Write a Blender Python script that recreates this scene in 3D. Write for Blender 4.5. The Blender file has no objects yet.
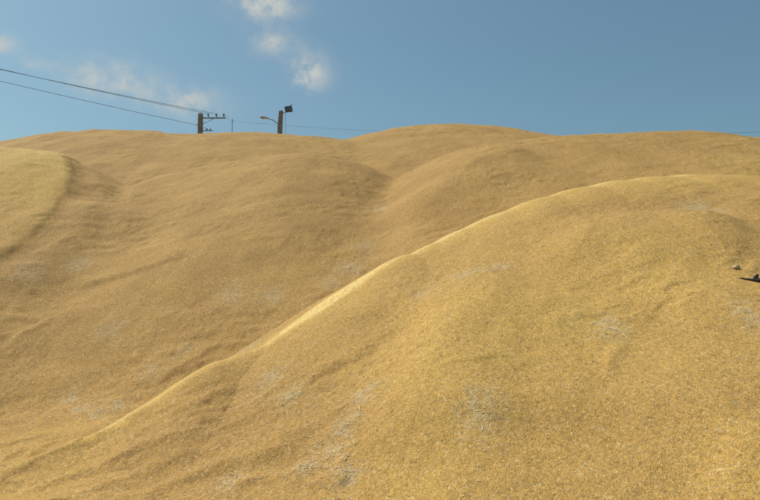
import bpy, math, random
import numpy as np

random.seed(7)
RNG = np.random.default_rng(11)
scene = bpy.context.scene
COL = scene.collection
R = math.radians

# ------------------------------------------------------------------ camera model
EYE = 2.4
F = 658.0                      # focal length in units of the 760 wide photograph
HOR = 290.0                    # row of the horizon
PITCH = math.atan((HOR - 250.0) / F)


def ray(u, v):
    a, b, c = u - 380.0, F, 250.0 - v
    cp, sp = math.cos(PITCH), math.sin(PITCH)
    y = b * cp - c * sp
    z = b * sp + c * cp
    return a / y, z / y        # x and z per metre of y


def at(u, v, D):
    rx, rz = ray(u, v)
    return np.array([rx * D, D, EYE + rz * D])


# ------------------------------------------------------------------ noise
def _hash(ix, iy, seed):
    h = (ix.astype(np.int64) * 374761393 + iy.astype(np.int64) * 668265263 + seed * 974634777) & 0xFFFFFFFF
    h = ((h ^ (h >> 13)) * 1274126177) & 0xFFFFFFFF
    h = h ^ (h >> 16)
    return h.astype(np.float64) / 4294967295.0


def vnoise(x, y, seed=0):
    ix, iy = np.floor(x), np.floor(y)
    fx, fy = x - ix, y - iy
    ix, iy = ix.astype(np.int64), iy.astype(np.int64)
    ux = fx * fx * fx * (fx * (fx * 6 - 15) + 10)
    uy = fy * fy * fy * (fy * (fy * 6 - 15) + 10)
    a, b = _hash(ix, iy, seed), _hash(ix + 1, iy, seed)
    c, d = _hash(ix, iy + 1, seed), _hash(ix + 1, iy + 1, seed)
    return ((a * (1 - ux) + b * ux) * (1 - uy) + (c * (1 - ux) + d * ux) * uy) * 2 - 1


def fbm(x, y, octv=3, seed=0):
    s, a, t = 0.0, 1.0, 0.0
    for i in range(octv):
        c, sn = math.cos(0.7 * i + 0.3), math.sin(0.7 * i + 0.3)
        s = s + a * vnoise((x * c - y * sn) * 2 ** i + 17.3 * i, (x * sn + y * c) * 2 ** i - 9.1 * i, seed + i)
        t += a
        a *= 0.5
    return s / t


# ------------------------------------------------------------------ the heaps
# crest control points: (u, v, distance, rounding radius); slope is the angle of repose
HEAPS = [
    dict(key='front', slope=0.60, skew=.17, crests=[[
        (-140, 535, 6.0, .10), (-60, 505, 7.0, .10), (20, 470, 8.0, .14), (80, 440, 8.6, .18), (150, 402, 9.2, .24), (230, 358, 9.9, .28), (300, 316, 10.6, .35),
        (345, 291, 11.1, .42), (372, 269, 11.6, .5), (400, 255, 12.1, .6), (440, 238, 12.8, .7), (480, 220, 13.4, .85),
        (540, 198, 14.2, 1.0), (600, 183, 15.1, 1.1), (660, 176, 15.8, 1.2), (720, 175, 16.2, 1.3), (770, 178, 16.5, 1.4),
        (860, 186, 17, 1.6), (1000, 205, 17.5, 1.6), (1250, 240, 18, 1.6)]]),
    dict(key='brown', slope=0.53, crests=[[
        (78, 211, 19.2, 1.0), (110, 194, 19.9, 1.2), (150, 180, 20.6, 1.6), (190, 170, 21.2, 1.8), (230, 164, 21.6, 2.0), (280, 160, 22.0, 2.0),
        (320, 159, 22.0, 2.0), (350, 163, 21.6, 1.6)]]),
    dict(key='rear', slope=0.5, crests=[[
        (-420, 180, 26.0, 2.5), (-250, 162, 26.0, 2.5), (-100, 152, 26.0, 2.5), (0, 143, 26.2, 2.5), (40, 135, 26.4, 2.5),
        (80, 130.5, 26.6, 2.5), (140, 130.5, 26.8, 2.5), (185, 133.5, 26.8, 2.5), (250, 132, 27.0, 2.5), (310, 136, 27.0, 2.5),
        (345, 140, 27.0, 2.0)]]),
    dict(key='middle', slope=0.51, crests=[[
        (450, 156, 20.8, 1.4), (500, 141.5, 22.0, 2.0), (550, 136, 22.6, 2.2), (610, 132.5, 23.0, 2.4), (660, 132, 23.2, 2.4),
        (702, 133, 23.2, 2.4), (734, 137, 23.2, 2.4), (762, 142, 23.2, 2.4), (900, 165, 23.0, 2.4), (1150, 200, 22.5, 2.4)]]),
    dict(key='peak', slope=0.5, crests=[[
        (386, 130, 29.0, 2.0), (422, 125, 29.5, 2.2), (474, 124.5, 29.5, 2.2), (530, 131, 29.0, 2.2), (600, 142, 29.0, 2.2)],
        [(400, 144, 25.6, 1.5), (440, 141, 25.6, 1.6), (500, 138, 25.6, 1.6)]]),
    dict(key='pale', slope=0.52, crests=[[
        (-520, 190, 17.5, 1.4), (-300, 165, 17.8, 1.4), (-120, 150, 18.2, 1.4), (-40, 149, 18.8, 1.3), (-10, 149.5, 19.2, .9), (25, 149.8, 19.5, .8),
        (50, 151.5, 19.6, .6), (62, 155, 19.6, .4)]]),
]


def resample(P, n=36):
    P = np.array(P, float)
    k = len(P)
    d = np.r_[0, np.cumsum(np.linalg.norm(np.diff(P[:, :2], axis=0), axis=1))]
    # monotone-ish cubic (finite-difference tangents)
    m = np.zeros_like(P)
    for i in range(k):
        a, b = max(0, i - 1), min(k - 1, i + 1)
        m[i] = (P[b] - P[a]) / max(d[b] - d[a], 1e-6)
    t = np.linspace(0, d[-1], n)
    i = np.clip(np.searchsorted(d, t, side='right') - 1, 0, k - 2)
    h = d[i + 1] - d[i]
    s = ((t - d[i]) / h)[:, None]
    h = h[:, None]
    return ((2 * s**3 - 3 * s**2 + 1) * P[i] + (s**3 - 2 * s**2 + s) * h * m[i]
            + (-2 * s**3 + 3 * s**2) * P[i + 1] + (s**3 - s**2) * h * m[i + 1])


def tent(x, y, P, slope, skew=0.0):
    best = np.full(np.shape(x), -50.0)
    for a, b in zip(P[:-1], P[1:]):
        dx, dy = b[0] - a[0], b[1] - a[1]
        L2 = dx * dx + dy * dy
        t = np.clip(((x - a[0]) * dx + (y - a[1]) * dy) / L2, 0, 1)
        ex, ey = x - a[0] - t * dx, y - a[1] - t * dy
        r = a[3] + t * (b[3] - a[3])
        z = a[2] + t * (b[2] - a[2])
        h = z - slope * (np.sqrt(ex * ex + ey * ey + r * r) - r)
        if skew:                       # the lee side of a tipped heap stands steeper
            h = h - skew * (dx * ey - dy * ex) / math.sqrt(L2)
        best = np.maximum(best, h)
    return best


def smax(a, b, k):
    h = np.clip(0.5 + 0.5 * (a - b) / k, 0, 1)
    return b * (1 - h) + a * h + k * h * (1 - h)


def heap_height(hp, x, y):
    h = None
    for P in hp['poly']:
        t = tent(x, y, P, hp['slope'], hp.get('skew', 0))
        h = t if h is None else smax(h, t, 0.5)
    if hp['key'] in ('front', 'brown'):    # thin apron of spilled grain at the foot
        side = (x + 3.2) * .62 - (y - 9.2) * .79     # > 0 on the near side of the diagonal crest
        if hp['key'] == 'brown':
            side = -side
        layer = 0.24 - 0.0012 * (0.35 * x * x + (y - 9.5) ** 2) - .3 * np.clip(-side, 0, 2)
        h = smax(h, layer, 0.3)
    return h


# fit crest heights so that each heap's outline has the height wanted from the photographer's spot
for hp in HEAPS:
    if hp['key'] != 'front':               # the heaps behind stand well back, a hollow lies between
        k = {'rear': 1.46, 'peak': 1.44, 'pale': 1.27}.get(hp['key'], 1.24)
        hp['crests'] = [[(u, v, D * k, r * 1.1) for (u, v, D, r) in c] for c in hp['crests']]
    else:
        hp['crests'] = [[(u, v, D, r * (.72 + .33 * min(1, max(0, (u - 400) / 180)))) for (u, v, D, r) in c] for c in hp['crests']]
    hp['pts'] = [[np.r_[at(u, v, D), r] for (u, v, D, r) in c] for c in hp['crests']]
    for it in range(7):
        hp['poly'] = [resample(p) for p in hp['pts']]
        for c, p in zip(hp['crests'], hp['pts']):
            for (u, v, D, r), q in zip(c, p):
                rx, rz = ray(u, v)
                ys = np.linspace(D * .72, D * (1.45 if hp['key'] == 'front' else 1.1), 220)
                hh = tent(rx * ys, ys, resample(p), hp['slope'], hp.get('skew', 0))
                el = np.max((hh - EYE) / ys)
                q[2] += (rz - el) * D * 0.8
    hp['poly'] = [resample(p) for p in hp['pts']]


def base_height(x, y):
    H = None
    for hp in HEAPS:
        h = heap_height(hp, x, y)
        H = h if H is None else smax(H, h, 0.16)
    return H


def hit(u, v, Hf, d0=3.5, d1=52):
    rx, rz = ray(u, v)
    ys = np.linspace(d0, d1, 1800)
    below = Hf(rx * ys, ys) > EYE + rz * ys
    if not below.any():
        return None
    D = ys[int(np.argmax(below))]
    return np.array([rx * D, D])


def on(pts):
    return np.array([p for p in (hit(u, v, base_height) for u, v in pts) if p is not None])


# slumps, scarps and small ribs left by the sliding grain: polyline, kind, height, width, length
FEATURES = [
    ('lip', [(-20, 487), (0, 477), (40, 459), (84, 441), (97, 428)], .045, .06, .35),
    ('lip', [(8, 446), (30, 431), (48, 415), (64, 399)], -.07, .05, .7),
    ('lip', [(300, 392), (330, 372), (362, 360), (385, 356)], .06, .06, .7),
    ('lip', [(330, 352), (372, 330), (430, 303), (500, 268)], -.06, .22, .9),
    ('lip', [(412, 318), (398, 345), (378, 385), (350, 428), (322, 478)], -.10, .30, 1.2),
    ('lip', [(312, 482), (330, 489), (350, 486)], .05, .03, .3),
    ('lip', [(690, 505), (715, 470), (735, 448), (765, 428)], -.07, .2, .9),
    ('rib', [(540, 238), (600, 240), (650, 238), (700, 233), (770, 238)], .16, 1.1, 0),
    ('rib', [(560, 222), (600, 209), (640, 204), (700, 204), (770, 210)], -.12, .7, 0),
    ('rib', [(545, 275), (470, 325), (425, 375), (400, 430), (385, 485)], .26, 1.2, 0),
    ('rib', [(430, 312), (385, 345), (350, 400), (325, 450), (300, 490)], -.20, .7, 0),
    ('rib', [(690, 290), (640, 350), (600, 420), (560, 490)], -.12, .9, 0),
    ('rib', [(800, 300), (735, 360), (690, 430), (660, 490)], .15, 1.2, 0),
    ('rib', [(396, 172), (388, 205), (374, 245), (352, 282), (318, 310)], -.22, .9, 0),
    ('rib', [(290, 158), (285, 200), (262, 250), (215, 300), (150, 360)], .28, 2.2, 0),
    ('rib', [(520, 146), (490, 160), (455, 190), (425, 225)], .35, 1.4, 0),
    ('rib', [(190, 170), (140, 220), (80, 280), (20, 340)], -.22, 1.2, 0),
    ('rib', [(120, 200), (70, 250), (10, 310)], .22, 1.5, 0),
    ('rib', [(600, 385), (618, 352), (630, 340)], .03, .10, 0),
    ('lip', [(0, 350), (40, 322), (90, 300)], -.10, .10, .8),
    ('lip', [(60, 285), (140, 272), (200, 262)], .09, .12, .8),
    ('lip', [(150, 395), (190, 365), (225, 345)], .05, .08, .6),
    ('lip', [(40, 480), (120, 452), (200, 430), (270, 412)], -.035, .10, .5),
    ('lip', [(150, 492), (230, 470), (300, 452)], .03, .09, .5),
    ('lip', [(90, 470), (150, 448), (190, 432)], .03, .08, .4),
    ('rib', [(0, 462), (25, 452), (50, 447)], .03, .06, 0),
    ('lip', [(0, 448), (30, 441), (50, 438)], .03, .03, .2),
    ('lip', [(5, 434), (25, 437), (42, 440)], .03, .03, .2),
    ('rib', [(70, 505), (130, 478), (190, 458), (240, 446)], .04, .12, 0),
    ('rib', [(120, 510), (190, 480), (260, 462), (310, 446)], .045, .14, 0),
    ('rib', [(0, 500), (50, 480), (110, 462), (160, 440)], .035, .10, 0),
    ('rib', [(210, 500), (270, 478), (330, 462)], .035, .12, 0),
    ('rib', [(10, 470), (40, 450), (75, 436)], .03, .08, 0),
    ('rib', [(430, 172), (470, 160), (520, 150)], .06, .4, 0),
]
for f in FEATURES:
    pass
FEAT = []
for kind, pts, a, w, L in FEATURES:
    q = on(pts)
    if len(q) >= 2:
        q4 = np.c_[q, np.zeros(len(q)), np.zeros(len(q))]
        FEAT.append((kind, resample(q4, 14)[:, :2], a, w, L))


def features(x, y):
    out = np.zeros(np.shape(x))
    for kind, P, a, w, L in FEAT:
        m = 3 * max(L, 2 * w) + .3
        sel = (x > P[:, 0].min() - m) & (x < P[:, 0].max() + m) & (y > P[:, 1].min() - m) & (y < P[:, 1].max() + m)
        if not sel.any():
            continue
        xs, ys = x[sel], y[sel]
        xs = xs + .10 * fbm(xs * 1.6, ys * 1.6, 3, 71)
        ys = ys + .10 * fbm(xs * 1.6, ys * 1.6, 3, 72)
        bd = np.full(xs.shape, 1e9)
        sg = np.zeros(xs.shape)
        tt = np.zeros(xs.shape)
        n = len(P) - 1
        for i in range(n):
            ax, ay = P[i]
            dx, dy = P[i + 1] - P[i]
            l = math.hypot(dx, dy) + 1e-9
            t = np.clip(((xs - ax) * dx + (ys - ay) * dy) / l**2, 0, 1)
            ex, ey = xs - ax - t * dx, ys - ay - t * dy
            d = np.hypot(ex, ey)
            b = d < bd
            bd = np.where(b, d, bd)
            sg = np.where(b, np.sign(dx * ey - dy * ex), sg)
            tt = np.where(b, (i + t) / n, tt)
        end = np.clip(np.minimum(tt, 1 - tt) / .25, 0, 1)
        end = end * end * (3 - 2 * end)
        if kind == 'rib':
            v = a * np.exp(-(bd / w) ** 2)
        else:
            s = bd * sg * np.sign(a)
            v = abs(a) / (1 + np.exp(-np.clip(s / (w * .35), -40, 40))) * np.exp(-np.maximum(s, 0) / L)
        out[sel] += v * end
    return out


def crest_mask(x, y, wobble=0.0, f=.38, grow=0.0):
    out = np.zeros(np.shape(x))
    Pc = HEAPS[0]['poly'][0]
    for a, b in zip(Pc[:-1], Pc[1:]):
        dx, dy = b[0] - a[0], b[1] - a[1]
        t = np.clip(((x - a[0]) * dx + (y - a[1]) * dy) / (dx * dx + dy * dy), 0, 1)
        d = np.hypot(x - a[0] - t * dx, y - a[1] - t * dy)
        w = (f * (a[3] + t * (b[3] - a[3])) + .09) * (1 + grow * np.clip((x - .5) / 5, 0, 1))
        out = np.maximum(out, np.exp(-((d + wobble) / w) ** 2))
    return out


def detail(x, y, H):
    d = .085 * fbm(x * .42, y * .42, 2, 5) + .045 * fbm(x * 1.1, y * 1.1, 3, 21)
    # runs of grain sliding down the slope: stretched along x+y flow
    rough = np.clip(.5 + 1.1 * fbm(x * .5, y * .5, 2, 33), 0.1, 1.2)
    d = d + rough * (.018 * fbm(x * 4.5, y * 3.0, 3, 41) + .008 * fbm(x * 14, y * 10, 2, 51))
    # small terraces where the skin of the heap has crept: short scarps along the contour
    m1 = np.clip(fbm(x * .38 + 3, y * .38, 2, 61) * 2.4 + .15, 0, 1)
    n1 = fbm(x * .75 + y * .4, y * 1.9 - x * .75, 4, 63)
    d = d + m1 * .014 * np.tanh(n1 * 5)
    m2 = np.clip(fbm(x * .7 + 9, y * .7, 2, 65) * 2.5 + .1, 0, 1)
    n2 = fbm(x * 2.0 + y, y * 4.5 - x * 1.4, 3, 67)
    d = d + m2 * .015 * np.tanh(n2 * 6)
    return d * (1 - .88 * crest_mask(x, y, 0, 1.5))


def height(x, y):
    H = base_height(x, y)
    return H + detail(x, y, H) + features(x, y)


# ------------------------------------------------------------------ materials
def mat(name):
    m = bpy.data.materials.new(name)
    m.use_nodes = True
    nt = m.node_tree
    return m, nt, nt.nodes['Principled BSDF']


def N(nt, typ, **kw):
    n = nt.nodes.new(typ)
    for k, v in kw.items():
        if k in n.inputs:
            n.inputs[k].default_value = v
        else:
            setattr(n, k, v)
    return n


def math_node(nt, op, a, b=None, c=None):
    n = nt.nodes.new('ShaderNodeMath')
    n.operation = op
    for i, s in enumerate((a, b, c)):
        if s is None:
            continue
        if isinstance(s, (int, float)):
            n.inputs[i].default_value = s
        else:
            nt.links.new(s, n.inputs[i])
    return n.outputs[0]


def mix(nt, fac, a, b, typ='MIX'):
    n = nt.nodes.new('ShaderNodeMix')
    n.data_type = 'RGBA'
    n.blend_type = typ
    for s, v in ((n.inputs[0], fac), (n.inputs[6], a), (n.inputs[7], b)):
        if isinstance(v, (int, float)):
            s.default_value = v
        elif isinstance(v, tuple):
            s.default_value = (*v, 1)
        else:
            nt.links.new(v, s)
    return n.outputs[2]


def noise(nt, co, scale, det=3, rough=.55):
    n = N(nt, 'ShaderNodeTexNoise', Scale=scale, Detail=det, Roughness=rough)
    nt.links.new(co, n.inputs['Vector'])
    return n.outputs['Fac']


def ramp(nt, fac, lo, hi):
    n = nt.nodes.new('ShaderNodeMapRange')
    n.interpolation_type = 'SMOOTHSTEP'
    nt.links.new(fac, n.inputs[0])
    n.inputs[1].default_value, n.inputs[2].default_value = lo, hi
    return n.outputs[0]


def grain_material():
    m, nt, b = mat('wheat grain')
    co = N(nt, 'ShaderNodeNewGeometry').outputs['Position']
    fresh_lit = N(nt, 'ShaderNodeAttribute', attribute_name='fresh_lit').outputs['Fac']  # fresh pours plus light and shade painted into the tone
    chaff = N(nt, 'ShaderNodeAttribute', attribute_name='chaff').outputs['Fac']
    big = noise(nt, co, .55, 4, .6)
    mid = noise(nt, co, 3.2, 4, .65)
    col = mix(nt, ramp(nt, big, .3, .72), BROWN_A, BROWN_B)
    col = mix(nt, math_node(nt, 'MINIMUM', fresh_lit, 1.0), col, FRESH_LIT)
    col = mix(nt, ramp(nt, fresh_lit, 1.0, 1.5), col, CLEAN_LIT)
    # orange-brown and yellow clouds of differently dried grain
    col = mix(nt, math_node(nt, 'MULTIPLY', ramp(nt, mid, .52, .75), .35), col, WARM)
    # chaff
    cn = noise(nt, co, 9.0, 4, .7)
    cf = math_node(nt, 'MULTIPLY', ramp(nt, math_node(nt, 'ADD', cn, math_node(nt, 'MULTIPLY', chaff, .32)), .64, .92), .40)
    col = mix(nt, cf, col, CHAFF)
    # kernels: value speckle at several sizes
    vo = N(nt, 'ShaderNodeTexVoronoi', Scale=85.0)
    nt.links.new(co, vo.inputs['Vector'])
    sp = N(nt, 'ShaderNodeSeparateColor')
    nt.links.new(vo.outputs['Color'], sp.inputs[0])
    k1 = math_node(nt, 'MULTIPLY_ADD', sp.outputs[0], .40, .80)
    vo2 = N(nt, 'ShaderNodeTexVoronoi', Scale=34.0)
    nt.links.new(co, vo2.inputs['Vector'])
    sp2 = N(nt, 'ShaderNodeSeparateColor')
    nt.links.new(vo2.outputs['Color'], sp2.inputs[0])
    k2 = math_node(nt, 'MULTIPLY_ADD', sp2.outputs[1], .26, .87)
    pale = ramp(nt, sp.outputs[1], .90, .97)
    pale2 = math_node(nt, 'MULTIPLY', ramp(nt, sp2.outputs[0], .93, .98), .7)
    dk = math_node(nt, 'MULTIPLY', ramp(nt, sp.outputs[2], .10, .04), .42)
    dk2 = math_node(nt, 'MULTIPLY', ramp(nt, sp2.outputs[2], .08, .03), .34)
    col = mix(nt, math_node(nt, 'MULTIPLY', math_node(nt, 'MAXIMUM', pale, pale2), .40), col, (.74, .58, .33))
    col = mix(nt, math_node(nt, 'MAXIMUM', dk, dk2), col, (.12, .07, .028))
    n30 = noise(nt, co, 22, 4, .7)
    k3 = math_node(nt, 'MULTIPLY_ADD', n30, .50, .75)
    k = math_node(nt, 'MULTIPLY', math_node(nt, 'MULTIPLY', k1, k2), k3)
    kc = N(nt, 'ShaderNodeCombineColor')
    for i in range(3):
        nt.links.new(k, kc.inputs[i])
    col = mix(nt, 1.0, col, kc.outputs[0], 'MULTIPLY')
    nt.links.new(col, b.inputs['Base Color'])
    b.inputs['Roughness'].default_value = .85
    b.inputs['Specular IOR Level'].default_value = .25
    bh = math_node(nt, 'ADD', math_node(nt, 'MULTIPLY', vo.outputs['Distance'], -.010),
                   math_node(nt, 'ADD', math_node(nt, 'MULTIPLY', n30, .012), math_node(nt, 'MULTIPLY', cn, .022)))
    bp = N(nt, 'ShaderNodeBump', Strength=.62, Distance=1.0)
    nt.links.new(bh, bp.inputs['Height'])
    nt.links.new(bp.outputs[0], b.inputs['Normal'])
    return m


def plain(name, c, rough=.8, var=.3, scale=6, metal=0):
    m, nt, b = mat(name)
    tc = N(nt, 'ShaderNodeTexCoord').outputs['Object']
    n = noise(nt, tc, scale, 5, .6)
    dark = tuple(x * (1 - var) for x in c)
    light = tuple(min(1, x * (1 + var)) for x in c)
    nt.links.new(mix(nt, ramp(nt, n, .3, .7), dark, light), b.inputs['Base Color'])
    b.inputs['Roughness'].default_value = rough
    b.inputs['Metallic'].default_value = metal
    return m


BROWN_A = (.405, .226, .064)
BROWN_B = (.49, .283, .082)
FRESH_LIT = (.57, .343, .088)  # yellow of fresh grain; the painted lit slopes use it too
CLEAN_LIT = (.76, .53, .185)  # cream of clean grain and of the painted crest light
WARM = (.45, .245, .062)
CHAFF = (.54, .44, .27)
M_GRAIN = grain_material()
M_CONC = plain('weathered concrete', (.24, .215, .195), .9, .3, 5)
M_STEEL = plain('galvanised steel', (.22, .23, .24), .55, .25, 12, .4)
M_DARK = plain('dark housing', (.018, .018, .024), .5, .3, 10)
M_WIRE = plain('cable', (.11, .115, .12), .6, .2, 3)
M_INS = plain('brown porcelain', (.07, .06, .06), .35, .2, 12)
M_LAMP = plain('lamp aluminium', (.42, .43, .42), .5, .15, 14)
M_GLASS = plain('lamp glass', (.12, .13, .13), .2, .2, 14)
M_BARK = plain('dark dead wood', (.028, .021, .018), .9, .5, 30)
M_BARE = plain('bare grey wood', (.36, .33, .31), .85, .25, 40)
M_CLOD = plain('grain clod', (.50, .38, .20), .9, .35, 60)
M_STRAW = None
M_DIRT = plain('packed yard dirt', (.23, .18, .115), .95, .3, 1.5)


# ------------------------------------------------------------------ mesh helpers
def add_obj(name, verts, faces, m, parent=None, smooth=True):
    me = bpy.data.meshes.new(name)
    me.from_pydata([tuple(v) for v in verts], [], [tuple(f) for f in faces])
    me.update()
    o = bpy.data.objects.new(name, me)
    COL.objects.link(o)
    me.materials.append(m)
    if smooth:
        me.polygons.foreach_set('use_smooth', [True] * len(me.polygons))
    if parent:
        o.parent = parent
    return o


class MB:
    def __init__(self):
        self.v, self.f = [], []

    def tube(self, pts, rad, n=10, caps=True):
        pts = [np.array(p, float) for p in pts]
        if not hasattr(rad, '__len__'):
            rad = [rad] * len(pts)
        base = len(self.v)
        up = None
        for i, p in enumerate(pts):
            t = pts[min(i + 1, len(pts) - 1)] - pts[max(i - 1, 0)]
            t = t / np.linalg.norm(t)
            if up is None:
                up = np.array([0, 0, 1.]) if abs(t[2]) < .9 else np.array([1., 0, 0])
            s = np.cross(t, up)
            s /= np.linalg.norm(s)
            w = np.cross(s, t)
            up = w
            for k in range(n):
                a = 2 * math.pi * k / n
                self.v.append(p + rad[i] * (math.cos(a) * s + math.sin(a) * w))
        for i in range(len(pts) - 1):
            for k in range(n):
                a, b = base + i * n + k, base + i * n + (k + 1) % n
                self.f.append((a, b, b + n, a + n))
        if caps:
            self.f.append(tuple(base + k for k in range(n))[::-1])
            e = base + (len(pts) - 1) * n
            self.f.append(tuple(e + k for k in range(n)))
        return self

    def loft(self, rings):
        n = len(rings[0])
        base = len(self.v)
        for r in rings:
            self.v += [np.array(p, float) for p in r]
        for i in range(len(rings) - 1):
            for k in range(n):
                a, b = base + i * n + k, base + i * n + (k + 1) % n
                self.f.append((a, b, b + n, a + n))
        self.f.append(tuple(base + k for k in range(n))[::-1])
        e = base + (len(rings) - 1) * n
        self.f.append(tuple(e + k for k in range(n)))
        return self

    def box(self, c, size, rot=None, bev=.12):
        """bevelled box: lofted octagon sections with inset ends"""
        sx, sy, sz = [q / 2 for q in size]
        bv = bev * min(sx, sy, sz) * 2
        rings = []
        for zz, ins in ((-sz, bv), (-sz + bv, 0), (sz - bv, 0), (sz, bv)):
            a, b_ = sx - ins, sy - ins
            k = bv
            rings.append([(a, -b_ + k, zz), (a, b_ - k, zz), (a - k, b_, zz), (-a + k, b_, zz),
                          (-a, b_ - k, zz), (-a, -b_ + k, zz), (-a + k, -b_, zz), (a - k, -b_, zz)])
        M = np.eye(3) if rot is None else np.array(rot)
        rings = [[M @ np.array(p) + np.array(c) for p in r] for r in rings]
        return self.loft(rings)

    def build(self, name, m, parent=None, smooth=True):
        o = add_obj(name, self.v, self.f, m, parent, smooth)
        return o


def rot_axis(axis, ang):
    from mathutils import Matrix
    return np.array(Matrix.Rotation(ang, 3, axis))


def tag(o, label, cat, group=None, kind=None):
    o['label'] = label
    o['category'] = cat
    if group:
        o['group'] = group
    if kind:
        o['kind'] = kind
    return o


def thing(name, loc, label, cat, group=None):
    o = bpy.data.objects.new(name, None)
    o.empty_display_size = .3
    COL.objects.link(o)
    o.location = loc
    return tag(o, label, cat, group)


# ------------------------------------------------------------------ ground sheet
gv, gf = [], []
rad = [0, 6, 15, 30, 60, 120, 300, 900, 3000]
nseg = 64
for r in rad[1:]:
    for k in range(nseg):
        a = 2 * math.pi * k / nseg
        gv.append((r * math.cos(a), r * math.sin(a), 0))
gv.append((0, 0, 0))
for i in range(len(rad) - 2):
    for k in range(nseg):
        a, b = i * nseg + k, i * nseg + (k + 1) % nseg
        gf.append((a, a + nseg, b + nseg, b))
for k in range(nseg):
    gf.append((len(gv) - 1, k, (k + 1) % nseg))
g = add_obj('ground', gv, gf, M_DIRT)
g['kind'] = 'structure'

# ------------------------------------------------------------------ grain heaps on one shared fine grid
az_in = np.linspace(-32.5, 32.5, 760)
az_out = 32.5 + np.cumsum(np.linspace(.1, .9, 62))
AZ = np.radians(np.r_[-az_out[::-1], az_in, az_out])
RD = np.exp(np.linspace(math.log(2.2), math.log(66), 900))
TH, RR = np.meshgrid(AZ, RD)
X, Y = RR * np.sin(TH), RR * np.cos(TH)
HS = np.array([heap_height(hp, X, Y) for hp in HEAPS])
H = HS[0]
for h in HS[1:]:
    H = smax(H, h, .16)
Z = H + detail(X, Y, H) + features(X, Y)
Z -= np.clip((.12 - H) / .12, 0, 1) * .12          # the toe thins out into the ground
owner = np.argmax(HS, axis=0)


def blob(pts, r):
    """soft patch around spots of the surface"""
    out = np.zeros(X.shape)
    for (u, v, s) in pts:
        p = hit(u, v, base_height)
        if p is None:
            continue
        d2 = ((X - p[0]) ** 2 + (Y - p[1]) ** 2 * .55) / (r * s) ** 2
        out = np.maximum(out, np.exp(-d2))
    return out


wob = fbm(X * .8, Y * .8, 3, 91)
edge = fbm(X * 2.5, Y * 2.5, 3, 95)
# the last load was tipped at the far left: its tongue of clean grain ends in a rounded lobe
tongue = on([(66, 158), (71, 167), (72, 178), (65, 195), (53, 213), (43, 227), (30, 240), (10, 254), (-25, 268), (-70, 285)])
poly = np.vstack([[tongue[0][0] - .3, 36], tongue, [-45, 12], [-45, 36]])
inside = np.zeros(X.shape, bool)
bdist = np.full(X.shape, 1e9)
for (ax_, ay_), (bx_, by_) in zip(poly, np.roll(poly, -1, 0)):
    cross = ((ay_ > Y) != (by_ > Y)) & (X < (bx_ - ax_) * (Y - ay_) / (by_ - ay_ + 1e-12) + ax_)
    inside ^= cross
    l2 = (bx_ - ax_) ** 2 + (by_ - ay_) ** 2
    t = np.clip(((X - ax_) * (bx_ - ax_) + (Y - ay_) * (by_ - ay_)) / l2, 0, 1)
    bdist = np.minimum(bdist, np.hypot(X - ax_ - t * (bx_ - ax_), Y - ay_ - t * (by_ - ay_)))
TD = np.where(inside, bdist, -bdist) + .10 * edge
lobe_in = 1 / (1 + np.exp(-TD / .05))
near_pale = np.clip((HS[-1] - np.max(HS[:-1], axis=0) + .45) / .4, 0, 1)
Z = Z + near_pale * .07 * lobe_in * np.exp(-np.maximum(TD, 0) / 2.5) - near_pale * .09 * np.exp(-((TD + .35) / .45) ** 2)
HP = HS.copy()
HP[[hp['key'] for hp in HEAPS].index('pale')] = -99
owner = np.where((owner == [hp['key'] for hp in HEAPS].index('pale')) & (TD < 0), np.argmax(HP, axis=0), owner)
# grain yellowness: fresh pours, plus painted crest light and slope shade
FR_LIT = np.zeros(X.shape)
key = {hp['key']: i for i, hp in enumerate(HEAPS)}
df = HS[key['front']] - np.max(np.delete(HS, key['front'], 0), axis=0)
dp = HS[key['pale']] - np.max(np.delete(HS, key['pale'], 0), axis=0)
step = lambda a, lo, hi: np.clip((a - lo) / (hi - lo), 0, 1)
FR_LIT = np.maximum(FR_LIT, .42 * step(df, -.05, .25) * step((X + 3.2) * .62 - (Y - 9.2) * .79, -.35, .15))
FR_LIT = np.maximum(FR_LIT, 1.16 * step(TD + .12 * wob, -.05, .22) * (owner == key['pale']) * (1 - .55 * step(TD.max() * 0 + 24.5 - Y, 2.5, 6.5)))
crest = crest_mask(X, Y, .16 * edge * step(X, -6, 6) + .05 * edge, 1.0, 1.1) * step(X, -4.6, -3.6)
FR_LIT = np.maximum(FR_LIT, 1.36 * crest)  # sun on the crest painted as a paler strip in the colour
FR_LIT = FR_LIT + .52 * blob([(430, 390, 1), (500, 350, 1.2), (450, 330, .8), (400, 440, .8), (560, 320, 1), (330, 300, .6),
                      (755, 485, .4), (650, 270, 1)], 1.1) * step(df, -.3, .1)  # lit side of the front lobes put into the colour
FR_LIT = FR_LIT + .35 * blob([(745, 160, .8), (30, 445, .8), (60, 432, .7), (10, 455, .8)], 1.0)
FR_LIT = FR_LIT - .30 * blob([(620, 440, 1), (560, 470, .7), (660, 210, 1.4), (600, 215, 1.2), (720, 212, 1.2), (250, 450, 1.2), (330, 430, .9), (150, 470, 1)], 1.0)  # browner patches; also paints the shade below the crest band
FR_LIT = FR_LIT - .32 * blob([(300, 410, 1), (340, 440, .8), (250, 430, 1), (190, 450, 1), (280, 470, 1), (370, 350, .6)], .9) * step(df, 0, .2)  # shaded left flank of the lobe darkened in the colour
FR_LIT = np.clip(FR_LIT + .16 * wob, 0, 1.5)
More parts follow.
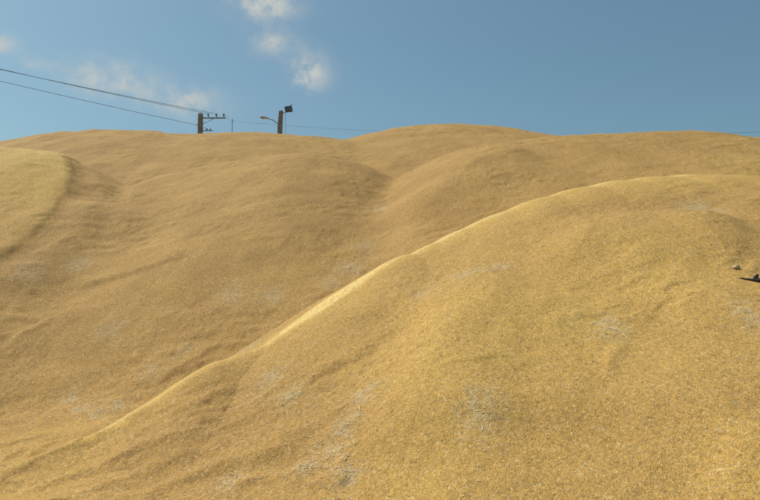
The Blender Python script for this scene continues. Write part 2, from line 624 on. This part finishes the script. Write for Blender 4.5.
CHAFFS_ALL = [(70, 398, .45), (80, 412, .4), (100, 418, .5), (120, 410, .4), (150, 375, .5), (185, 352, .4), (362, 400, .4), (345, 430, .5), (335, 455, .4), (345, 478, .4),
          (425, 303, .5), (462, 283, .6), (482, 274, .5), (500, 268, .4), (535, 295, .5), (480, 425, .6), (500, 455, .5), (430, 470, .4), (470, 375, .4), (612, 330, .55), (640, 300, .5),
          (590, 305, .4), (578, 360, .5), (748, 325, .5), (735, 285, .5), (700, 205, 1), (30, 275, 1), (80, 262, .8), (350, 268, .9), (365, 245, .8), (330, 285, .7), (270, 300, .8),
          (380, 205, 1), (250, 350, .5), (270, 380, .5), (290, 395, .4), (230, 300, .8), (110, 330, .7), (540, 420, .5), (650, 370, .5), (310, 470, .5), (230, 485, .4)]
CHAFFS = [c for c in CHAFFS_ALL if c[:2] not in ((500, 455), (430, 470), (470, 375), (590, 305), (578, 360), (540, 420), (650, 370), (640, 300), (735, 285), (535, 295))]
CH = blob(CHAFFS, .55)
CH = np.clip(CH + .22 * edge + .12 * wob, 0, 1)

LABELS = {
    'front': 'large yellow grain heap in the foreground with a bright diagonal crest',
    'brown': 'broad brownish grain heap sloping down behind the bright diagonal crest',
    'rear': 'long rounded grain heap whose top hides the feet of both poles',
    'middle': 'smooth grain mound rising just behind the broad bright crest on the right',
    'peak': 'farthest grain heap, its low peak the highest point of the skyline',
    'pale': 'pale yellow freshly poured grain heap cut off by the left picture edge',
}
nr, nc = X.shape
idx = np.arange(nr * nc).reshape(nr, nc)
quads = np.stack([idx[:-1, :-1], idx[:-1, 1:], idx[1:, 1:], idx[1:, :-1]], -1).reshape(-1, 4)
qo = owner[:-1, :-1].reshape(-1)
zf = Z.reshape(-1)
keep = zf[quads].max(1) > -.02
VX = np.stack([X, Y, Z], -1).reshape(-1, 3)
# normals of the joined surface, so the seams between heaps shade smoothly
dA = np.gradient(np.stack([X, Y, Z], -1), axis=1)
dR = np.gradient(np.stack([X, Y, Z], -1), axis=0)
NRM = np.cross(dA, dR)
NRM /= np.linalg.norm(NRM, axis=-1, keepdims=True)
NRM = NRM.reshape(-1, 3)
for i, hp in enumerate(HEAPS):
    q = quads[keep & (qo == i)]
    if not len(q):
        continue
    used, inv = np.unique(q, return_inverse=True)
    inv = inv.reshape(q.shape)
    me = bpy.data.meshes.new('grain_heap')
    me.vertices.add(len(used))
    me.vertices.foreach_set('co', VX[used].astype(np.float32).ravel())
    me.loops.add(len(q) * 4)
    me.loops.foreach_set('vertex_index', inv.astype(np.int32).ravel())
    me.polygons.add(len(q))
    me.polygons.foreach_set('loop_start', np.arange(0, len(q) * 4, 4, dtype=np.int32))
    me.polygons.foreach_set('use_smooth', np.ones(len(q), bool))
    for nm, arr in (('fresh_lit', FR_LIT), ('chaff', CH)):
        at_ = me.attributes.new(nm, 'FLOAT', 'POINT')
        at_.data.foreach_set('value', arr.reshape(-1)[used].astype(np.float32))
    me.update(calc_edges=True)
    me.validate()
    me.normals_split_custom_set_from_vertices(NRM[used].tolist())
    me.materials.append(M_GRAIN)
    o = bpy.data.objects.new('grain_heap', me)
    COL.objects.link(o)
    tag(o, LABELS[hp['key']], 'grain heap', 'heaps of harvested wheat')

# ------------------------------------------------------------------ loose straw and husks (nobody could count them)
def straw_material():
    m, nt, b = mat('straw and husk')
    c = N(nt, 'ShaderNodeAttribute', attribute_name='shade').outputs['Fac']
    col = mix(nt, c, (.36, .26, .13), (.74, .60, .36))
    nt.links.new(col, b.inputs['Base Color'])
    b.inputs['Roughness'].default_value = .95
    b.inputs['Specular IOR Level'].default_value = .1
    return m


M_STRAW = straw_material()
sx, sy = [], []
for (u, v, s) in CHAFFS:
    p = hit(u, v, base_height)
    if p is None:
        continue
    n = int(60 * (.5 + s))
    a = RNG.uniform(0, 2 * math.pi, n)
    r = np.abs(RNG.normal(0, .5 * s * (1 + p[1] * .03), n)) + 0.02
    sx.append(p[0] + r * np.cos(a))
    sy.append(p[1] + r * np.sin(a) * 1.3)
# stray ones everywhere on the near slopes
ux, uy = RNG.uniform(-14, 15, 16000), RNG.uniform(4.2, 22, 16000)
kk = fbm(ux * .7, uy * .7, 3, 95) + RNG.uniform(-.5, .5, 16000) > .30
sx.append(ux[kk])
sy.append(uy[kk])
sx, sy = np.concatenate(sx), np.concatenate(sy)
ok = np.abs(np.arctan2(sx, sy)) < .62
sx, sy = sx[ok], sy[ok]
sz = height(sx, sy)
e = .02
gxx = (height(sx + e, sy) - height(sx - e, sy)) / (2 * e)
gyy = (height(sx, sy + e) - height(sx, sy - e)) / (2 * e)
n = len(sx)
ang = RNG.uniform(0, 2 * math.pi, n)
ln = RNG.gamma(3, .011, n) + .008
wd = RNG.uniform(.002, .0055, n)
tilt = RNG.normal(0, .12, n)
dx, dy = np.cos(ang), np.sin(ang)
T = np.stack([dx, dy, gxx * dx + gyy * dy + tilt], -1)
T /= np.linalg.norm(T, axis=1, keepdims=True)
NN = np.stack([-gxx, -gyy, np.ones(n)], -1)
NN /= np.linalg.norm(NN, axis=1, keepdims=True)
S = np.cross(NN, T)
S /= np.linalg.norm(S, axis=1, keepdims=True)
C0 = np.stack([sx, sy, sz], -1) + NN * .004
A = T * ln[:, None] / 2
B = S * wd[:, None]
U = NN * (wd * .4)[:, None]
# three-sided little prisms bent up in the middle
vs = np.stack([C0 - A - B, C0 - A + B, C0 - A * .2 - B + U, C0 - A * .2 + B + U, C0 + A - B * .6, C0 + A + B * .6], 1).reshape(-1, 3)
b0 = np.arange(n)[:, None] * 6
fc = np.concatenate([b0 + np.array([[0, 1, 3, 2]]), b0 + np.array([[2, 3, 5, 4]])])
o = add_obj('straw', vs, fc, M_STRAW, None, False)
sh = np.repeat(np.clip(RNG.normal(.62, .28, n), 0, 1), 6)
at_ = o.data.attributes.new('shade', 'FLOAT', 'POINT')
at_.data.foreach_set('value', sh.astype(np.float32))
tag(o, 'loose pale straw and husks strewn over the grain slopes', 'straw', kind='stuff')

# ------------------------------------------------------------------ utility pole
DP = 44.0
top = at(200.6, 113.5, DP)
px, py = top[0], DP
ppx = DP / F                                # metres per photo pixel at the pole
pole = thing('utility_pole', (px, py, 0), 'brown grey concrete utility pole with a one-sided crossarm of three insulators', 'utility pole')


def P(u, v, dy=0.0):
    """photo spot at the pole's distance, local to the pole"""
    q = at(u, v, DP)
    return np.array([q[0] - px, dy, q[2]])


ht = top[2]
w0, w1 = .20, .145
rings = []
for z, w in ((0, w0), (ht * .5, (w0 + w1) / 2 + .005), (ht - .03, w1 + .002), (ht, w1 - .02)):
    k = w * .25
    rings.append([(w, -w + k, z), (w, w - k, z), (w - k, w, z), (-w + k, w, z), (-w, w - k, z), (-w, -w + k, z), (-w + k, -w, z), (w - k, -w, z)])
MB().loft(rings).build('shaft', M_CONC, pole, False)
za = P(203, 118.6)[2]
xa = P(225.2, 118)[0]
MB().box(((w1 + xa) / 2 - .08, -w1 - .035, za), (xa - w1 + .3, .07, .085)).build('crossarm', M_STEEL, pole, False)
MB().tube([P(203.2, 124.5, -w1 - .02), P(214, 119.4, -w1 - .02)], .022, 8).build('brace', M_STEEL, pole)
pins = []
for u in (208.9, 217.0, 224.4):
    x = P(u, 118)[0]
    y = -w1 - .035
    pin = MB().tube([(x, y, za + .04), (x, y, za + .12)], .018, 8).build('insulator_pin', M_STEEL, pole)
    S_ = 1.35
    prof = [(.02, .09), (.045, .10), (.05, .125), (.032, .14), (.042, .155), (.045, .175), (.03, .19), (.034, .205), (.024, .225), (.006, .232)]
    MB().tube([(x, y, za + b * S_) for a, b in prof], [a * S_ for a, b in prof], 12).build('insulator', M_INS, pin)
    pins.append(np.array([px + x, py + y, za + .28]))
zl = P(203, 131.2)[2]
xl = P(212.5, 131)[0]
MB().box(((w1 + xl) / 2 - .08, -w1 - .04, zl), (xl - w1 + .3, .06, .07)).build('crossarm', M_STEEL, pole, False)
MB().tube([P(204.3, 127.8, -w1 - .02), P(208.5, 130.2, -w1 - .03)], .018, 8).build('brace', M_STEEL, pole)
for u in (211, 207.6):
    x = P(u, 131)[0]
    MB().tube([(x, -w1 - .04, zl + .035), (x, -w1 - .04, zl + .08), (x, -w1 - .04, zl + .11), (x, -w1 - .04, zl + .16)], [.016, .034, .034, .016], 10).build('insulator', M_INS, pole)
# side insulator on the shaft for the lower cable
ql = P(199.2, 125)
MB().tube([(-w1 - .002, -.02, ql[2]), (-w1 - .05, -.02, ql[2]), (-w1 - .07, -.02, ql[2]), (-w1 - .12, -.02, ql[2])], [.02, .04, .04, .02], 10).build('insulator', M_INS, pole)
low_end = np.array([px - w1 - .10, py - .02, ql[2]])

# ------------------------------------------------------------------ street lamp pole with floodlight
DL = 42.5
q = at(280.8, 110.6, DL)
lx, ly = q[0], DL
lamp = thing('street_lamp', (lx - .04, ly, 0), 'concrete lamp pole with an arm lamp on its left and dark floodlight on top', 'street lamp')


def Q(u, v, dy=0.0):
    p = at(u, v, DL)
    return np.array([p[0] - lx + .04, dy, p[2]])


ht = q[2]
rings = []
for z, w, o_ in ((0, .22, -.14), (ht * .6, .175, -.06), (ht - .95, .15, .0), (ht - .04, .125, .055), (ht, .10, .058)):
    k = w * .25
    rings.append([(a + o_, b, z) for a, b in ((w, -w + k), (w, w - k), (w - k, w), (-w + k, w), (-w, w - k), (-w, -w + k), (-w + k, -w), (w - k, -w))])
MB().loft(rings).build('shaft', M_CONC, lamp, False)
a0, a1, a2, a3 = Q(279.6, 125), Q(276.5, 122.6), Q(273, 120.2), Q(268.6, 118.6)
MB().tube([a0, a1, a2, a3, Q(266.5, 118.3)], [.032, .03, .028, .026, .026], 10).build('lamp_arm', M_STEEL, lamp)
# cobra-head lamp: lofted tapered shell from the arm end to the tip
h0, h1 = Q(269.2, 118.9), Q(259.6, 116.6)
ax = h1 - h0
L = np.linalg.norm(ax)
ax = ax / L
sd = np.array([0, 1., 0])
upv = np.cross(ax, sd)
upv = upv / np.linalg.norm(upv)
if upv[2] < 0:
    upv = -upv
rings = []
for t, w, hh in ((0, .03, .03), (.06, .05, .05), (.25, .08, .065), (.5, .13, .075), (.8, .13, .065), (.95, .09, .045), (1, .04, .02)):
    c = h0 + ax * L * t
    rings.append([c + 1.35 * sd * w * math.cos(a) + 1.35 * upv * hh * (math.sin(a) if math.sin(a) > 0 else .55 * math.sin(a)) for a in np.linspace(0, 2 * math.pi, 13)[:-1]])
head = MB().loft(rings).build('lamp_head', M_LAMP, lamp)
rings = []
for t, w, hh in ((.42, .02, .02), (.5, .09, .035), (.7, .10, .05), (.86, .07, .035), (.92, .02, .015)):
    c = h0 + ax * L * t - upv * .028
    rings.append([c + sd * w * math.cos(a) + upv * (hh * math.sin(a) - .008) for a in np.linspace(0, 2 * math.pi, 13)[:-1]])
MB().loft(rings).build('lens', M_DARK, head)
# floodlight: wedge housing on a bracket
fc_ = Q(288.3, 110.0, -.10)
Rm = rot_axis('Y', R(-14)) @ rot_axis('Z', R(28)) * 1.4
fl = MB()
rings = []
for yy, w, hh in ((-.13, .165, .13), (-.10, .175, .14), (-.02, .17, .135), (.08, .12, .10), (.14, .09, .08)):
    rings.append([Rm @ np.array((sx_ * w, yy, sz_ * hh)) + fc_ for sx_, sz_ in ((1, -.85), (1, .85), (.88, 1), (-.88, 1), (-1, .85), (-1, -.85), (-.88, -1), (.88, -1))])
flood = fl.loft(rings).build('floodlight', M_DARK, lamp, False)
vz = MB()
rings = []
for yy, w, hh in ((-.128, .15, .115), (-.137, .15, .115), (-.139, .14, .105)):
    rings.append([Rm @ np.array((sx_ * w, yy, sz_ * hh)) + fc_ for sx_, sz_ in ((1, -1), (1, 1), (-1, 1), (-1, -1))])
vz.loft(rings).build('lens', M_GLASS, flood, False)
# raised corner visor
cv = [Rm @ np.array(p) + fc_ for p in ((.10, -.16, .12), (.20, -.14, .22), (.20, .02, .22), (.10, .04, .13))]
ct = [p + Rm @ np.array((.012, 0, -.03)) for p in cv]
MB().loft([cv, ct]).build('visor', M_DARK, flood, False)
MB().tube([Q(282, 112.6, -.02), Q(284.5, 112.9, -.06), fc_ + np.array((-.05, .02, -.10))], .03, 8).build('bracket', M_STEEL, lamp)
MB().tube([fc_ + np.array((-.10, .02, -.12)), Q(285.4, 116, -.03), Q(285.6, 124, -.02), Q(285.7, 134, 0), Q(284.5, 160, 0), Q(282.6, 190, -.08)], .011, 6).build('cable', M_STEEL, lamp)

# ------------------------------------------------------------------ slim mast between the two
q = at(232.4, 118.2, 46.0)
mast = thing('mast', (q[0], 46.0, 0), 'very thin steel mast between the utility pole and the street lamp', 'mast')
MB().tube([(0, 0, 0), (0, 0, q[2] * .5), (0, 0, q[2] - .05), (0, 0, q[2])], [.04, .034, .024, .012], 8).build('shaft', M_STEEL, mast)
zc = at(232.4, 121, 46.0)[2]
MB().tube([(-.06, -.01, zc), (-.02, -.01, zc), (.04, -.01, zc), (.09, -.01, zc)], [.012, .022, .022, .012], 8).build('clamp', M_STEEL, mast)


# ------------------------------------------------------------------ power lines
def wire(a, b, sag, r, label):
    a, b = np.array(a), np.array(b)
    pts = []
    for i in range(41):
        t = i / 40
        p = a + (b - a) * t
        p[2] -= sag * 4 * t * (1 - t)
        pts.append(p - a)
    mb = MB().tube(pts, r, 6)
    o = mb.build('power_line', M_WIRE)
    o.location = a
    return tag(o, label, 'power line', 'cables strung from the utility pole')


def far_left(start, u0, v0, D0, scale):
    """carry the straight run from the pole through a spot at the picture edge on to the next support"""
    p = at(u0, v0, D0)
    return start + (p - start) * scale


wire(pins[0], far_left(pins[0], 0, 60.8, 34, 3.2), .50, .0125, 'upper of the sky cables running left from the first insulator')
wire(pins[1], far_left(pins[1], 0, 62.6, 34.2, 3.2), .42, .0125, 'middle sky cable running left from the second insulator of the crossarm')
wire(low_end, far_left(low_end, 0, 74.5, 34.2, 3.2), .40, .0125, 'lowest sky cable running left from the side of the utility pole')
wire(pins[2], (q[0] - .06, 45.99, zc), .03, .007, 'short faint cable between the outermost insulator and the slim mast')
wire((q[0] + .09, 45.99, zc), at(1100, 100, 45.0), 1.75, .0065, 'thin faint cable running right from the slim mast behind the lamp pole')

# ------------------------------------------------------------------ dead branch and clod at the right
hp_ = hit(757, 282, lambda x, y: base_height(x, y))
bx, by = hp_
bz = float(height(np.array([bx]), np.array([by]))[0])
sc_ = by / F
br = thing('broken_branch', (bx, by, bz), 'dark forked piece of broken branch half buried at the right edge', 'branch')


def W(du, dv, lift=0.0):
    """offset in photo pixels at the branch, laid on the slope"""
    x = du * sc_
    y = -dv * sc_ * 1.6
    z = float(height(np.array([bx + x]), np.array([by + y]))[0]) - bz
    return np.array([x, y, z + lift])


def gnarl(pts, rads, seed):
    rr = np.random.default_rng(seed)
    P4 = [np.r_[p, r] for p, r in zip(pts, rads)]
    Q4 = resample(P4, 14)
    mb = MB().tube([q_[:3] for q_ in Q4], [max(.004, q_[3]) for q_ in Q4], 9)
    mb.v = [v_ + rr.normal(0, .004, 3) for v_ in mb.v]
    return mb


gnarl([W(-15, -5, -.006), W(-10, -2.5, .008), W(-5, 0, .010), (W(0, 2.4, .012)), W(8, 4, .02), W(18, 5, .03), W(26, 3, -.02)], [.005, .014, .024, .036, .045, .045, .04], 3).build('limb', M_BARK, br)
gnarl([W(-3, 1, .015), W(-.5, 0, .05), W(1.8, -.6, .072)], [.03, .026, .014], 5).build('stub', M_BARK, br)
gnarl([W(0, 5.0, .008), W(4, 6.4, .02), W(14, 7.2, .025), W(22, 7.6, -.01)], [.02, .045, .045, .02], 8).build('bare_wood', M_BARE, br)

c = hit(736, 270.5, base_height)
cz = float(height(np.array([c[0]]), np.array([c[1]]))[0])
mb = MB()
rr = np.random.default_rng(4)
rings = []
for i in range(9):
    ph = math.pi * (i + .15) / 8.3 - math.pi / 2
    rings.append([(.046 * math.cos(ph) * math.cos(a) * (1 + .2 * math.sin(2 * a + 1)) + rr.normal(0, .004), .045 * math.cos(ph) * math.sin(a) + rr.normal(0, .004),
                   .036 * math.sin(ph) + .014 + rr.normal(0, .003)) for a in np.linspace(0, 2 * math.pi, 13)[:-1]])
cl = mb.loft(rings).build('clod', M_CLOD)
cl.location = (c[0], c[1], cz)
tag(cl, 'small pale clod with a dark side just left of the broken branch', 'clod')

# ------------------------------------------------------------------ sky with a few thin clouds
SUN_EL, SUN_AZ = 56.0, -62.0                 # azimuth measured from the view direction, minus is left
w = bpy.data.worlds.new('World')
scene.world = w
w.use_nodes = True
nt = w.node_tree
nt.nodes.clear()
out = nt.nodes.new('ShaderNodeOutputWorld')
bg = nt.nodes.new('ShaderNodeBackground')
bg.inputs['Strength'].default_value = .095
sky = nt.nodes.new('ShaderNodeTexSky')
sky.sky_type = 'NISHITA'
sky.sun_disc = False
sky.sun_elevation = R(SUN_EL)
sky.sun_rotation = R(SUN_AZ)
sky.air_density = 1.0
sky.dust_density = 2.2
sky.ozone_density = 1.6
tc = nt.nodes.new('ShaderNodeTexCoord')
sep = nt.nodes.new('ShaderNodeSeparateXYZ')
nt.links.new(tc.outputs['Generated'], sep.inputs[0])
azn = math_node(nt, 'ARCTAN2', sep.outputs[0], sep.outputs[1])
eln = math_node(nt, 'ARCSINE', sep.outputs[2])
cn1 = N(nt, 'ShaderNodeTexNoise', Scale=16.0, Detail=7.0, Roughness=.6)
cn2 = N(nt, 'ShaderNodeTexNoise', Scale=45.0, Detail=6.0, Roughness=.6)
for c_ in (cn1, cn2):
    nt.links.new(tc.outputs['Generated'], c_.inputs['Vector'])
az_w = math_node(nt, 'ADD', azn, math_node(nt, 'MULTIPLY', math_node(nt, 'SUBTRACT', cn2.outputs['Fac'], .5), .04))
el_w = math_node(nt, 'ADD', eln, math_node(nt, 'MULTIPLY', math_node(nt, 'SUBTRACT', cn1.outputs['Fac'], .5), .035))
CLOUDS = [(268, 3, 27, 12, 1.0), (276, 43, 21, 12, .55), (312, 73, 17, 14, .85), (112, 79, 38, 15, .62), (187, 101, 34, 13, .58), (-2, 43, 15, 8, .65), (42, 63, 16, 5, .25)]
tot = None
for (u, v, a, b, s) in CLOUDS:
    rx, rz = ray(u, v)
    ca, ce = math.atan2(rx, 1), math.atan2(rz, math.hypot(rx, 1))
    du = math_node(nt, 'DIVIDE', math_node(nt, 'SUBTRACT', az_w, ca), a / F)
    dv = math_node(nt, 'DIVIDE', math_node(nt, 'SUBTRACT', el_w, ce), b / F)
    d2 = math_node(nt, 'ADD', math_node(nt, 'MULTIPLY', du, du), math_node(nt, 'MULTIPLY', dv, dv))
    gk = math_node(nt, 'MULTIPLY', math_node(nt, 'POWER', 2.718, math_node(nt, 'MULTIPLY', d2, -1.0)), s)
    tot = gk if tot is None else math_node(nt, 'ADD', tot, gk)
tot = math_node(nt, 'MULTIPLY', tot, math_node(nt, 'MULTIPLY_ADD', ramp(nt, cn2.outputs['Fac'], .32, .68), 1.25, .40))
fac = math_node(nt, 'MINIMUM', math_node(nt, 'MULTIPLY', tot, .85), .88)
SKY_TINT = (.75, 1.01, .98)
skyc = mix(nt, 1.0, sky.outputs[0], SKY_TINT, 'MULTIPLY')
skyc = mix(nt, .12, skyc, (3.1, 4.1, 4.4))
skyc = mix(nt, fac, skyc, (5.9, 6.1, 5.8))
nt.links.new(skyc, bg.inputs['Color'])
nt.links.new(bg.outputs[0], out.inputs[0])

sl = bpy.data.lights.new('sun', 'SUN')
sl.energy = 3.7
sl.angle = R(.55)
sl.color = (1.0, .95, .85)
so = bpy.data.objects.new('sun', sl)
COL.objects.link(so)
from mathutils import Vector
d = Vector((math.sin(R(SUN_AZ)) * math.cos(R(SUN_EL)), math.cos(R(SUN_AZ)) * math.cos(R(SUN_EL)), math.sin(R(SUN_EL))))
so.rotation_euler = d.to_track_quat('Z', 'Y').to_euler()

# ------------------------------------------------------------------ camera and view
cam = bpy.data.cameras.new('camera')
cam.sensor_fit = 'HORIZONTAL'
cam.sensor_width = 36
cam.lens = 36 * F / 760.0
cam.clip_end = 8000
co_ = bpy.data.objects.new('camera', cam)
COL.objects.link(co_)
co_.location = (0, 0, EYE)
co_.rotation_euler = (R(90) + PITCH, 0, 0)
scene.camera = co_
scene.view_settings.view_transform = 'Standard'
scene.view_settings.look = 'None'
scene.view_settings.exposure = 0
scene.view_settings.gamma = 1
scene.cycles.filter_width = 1.9
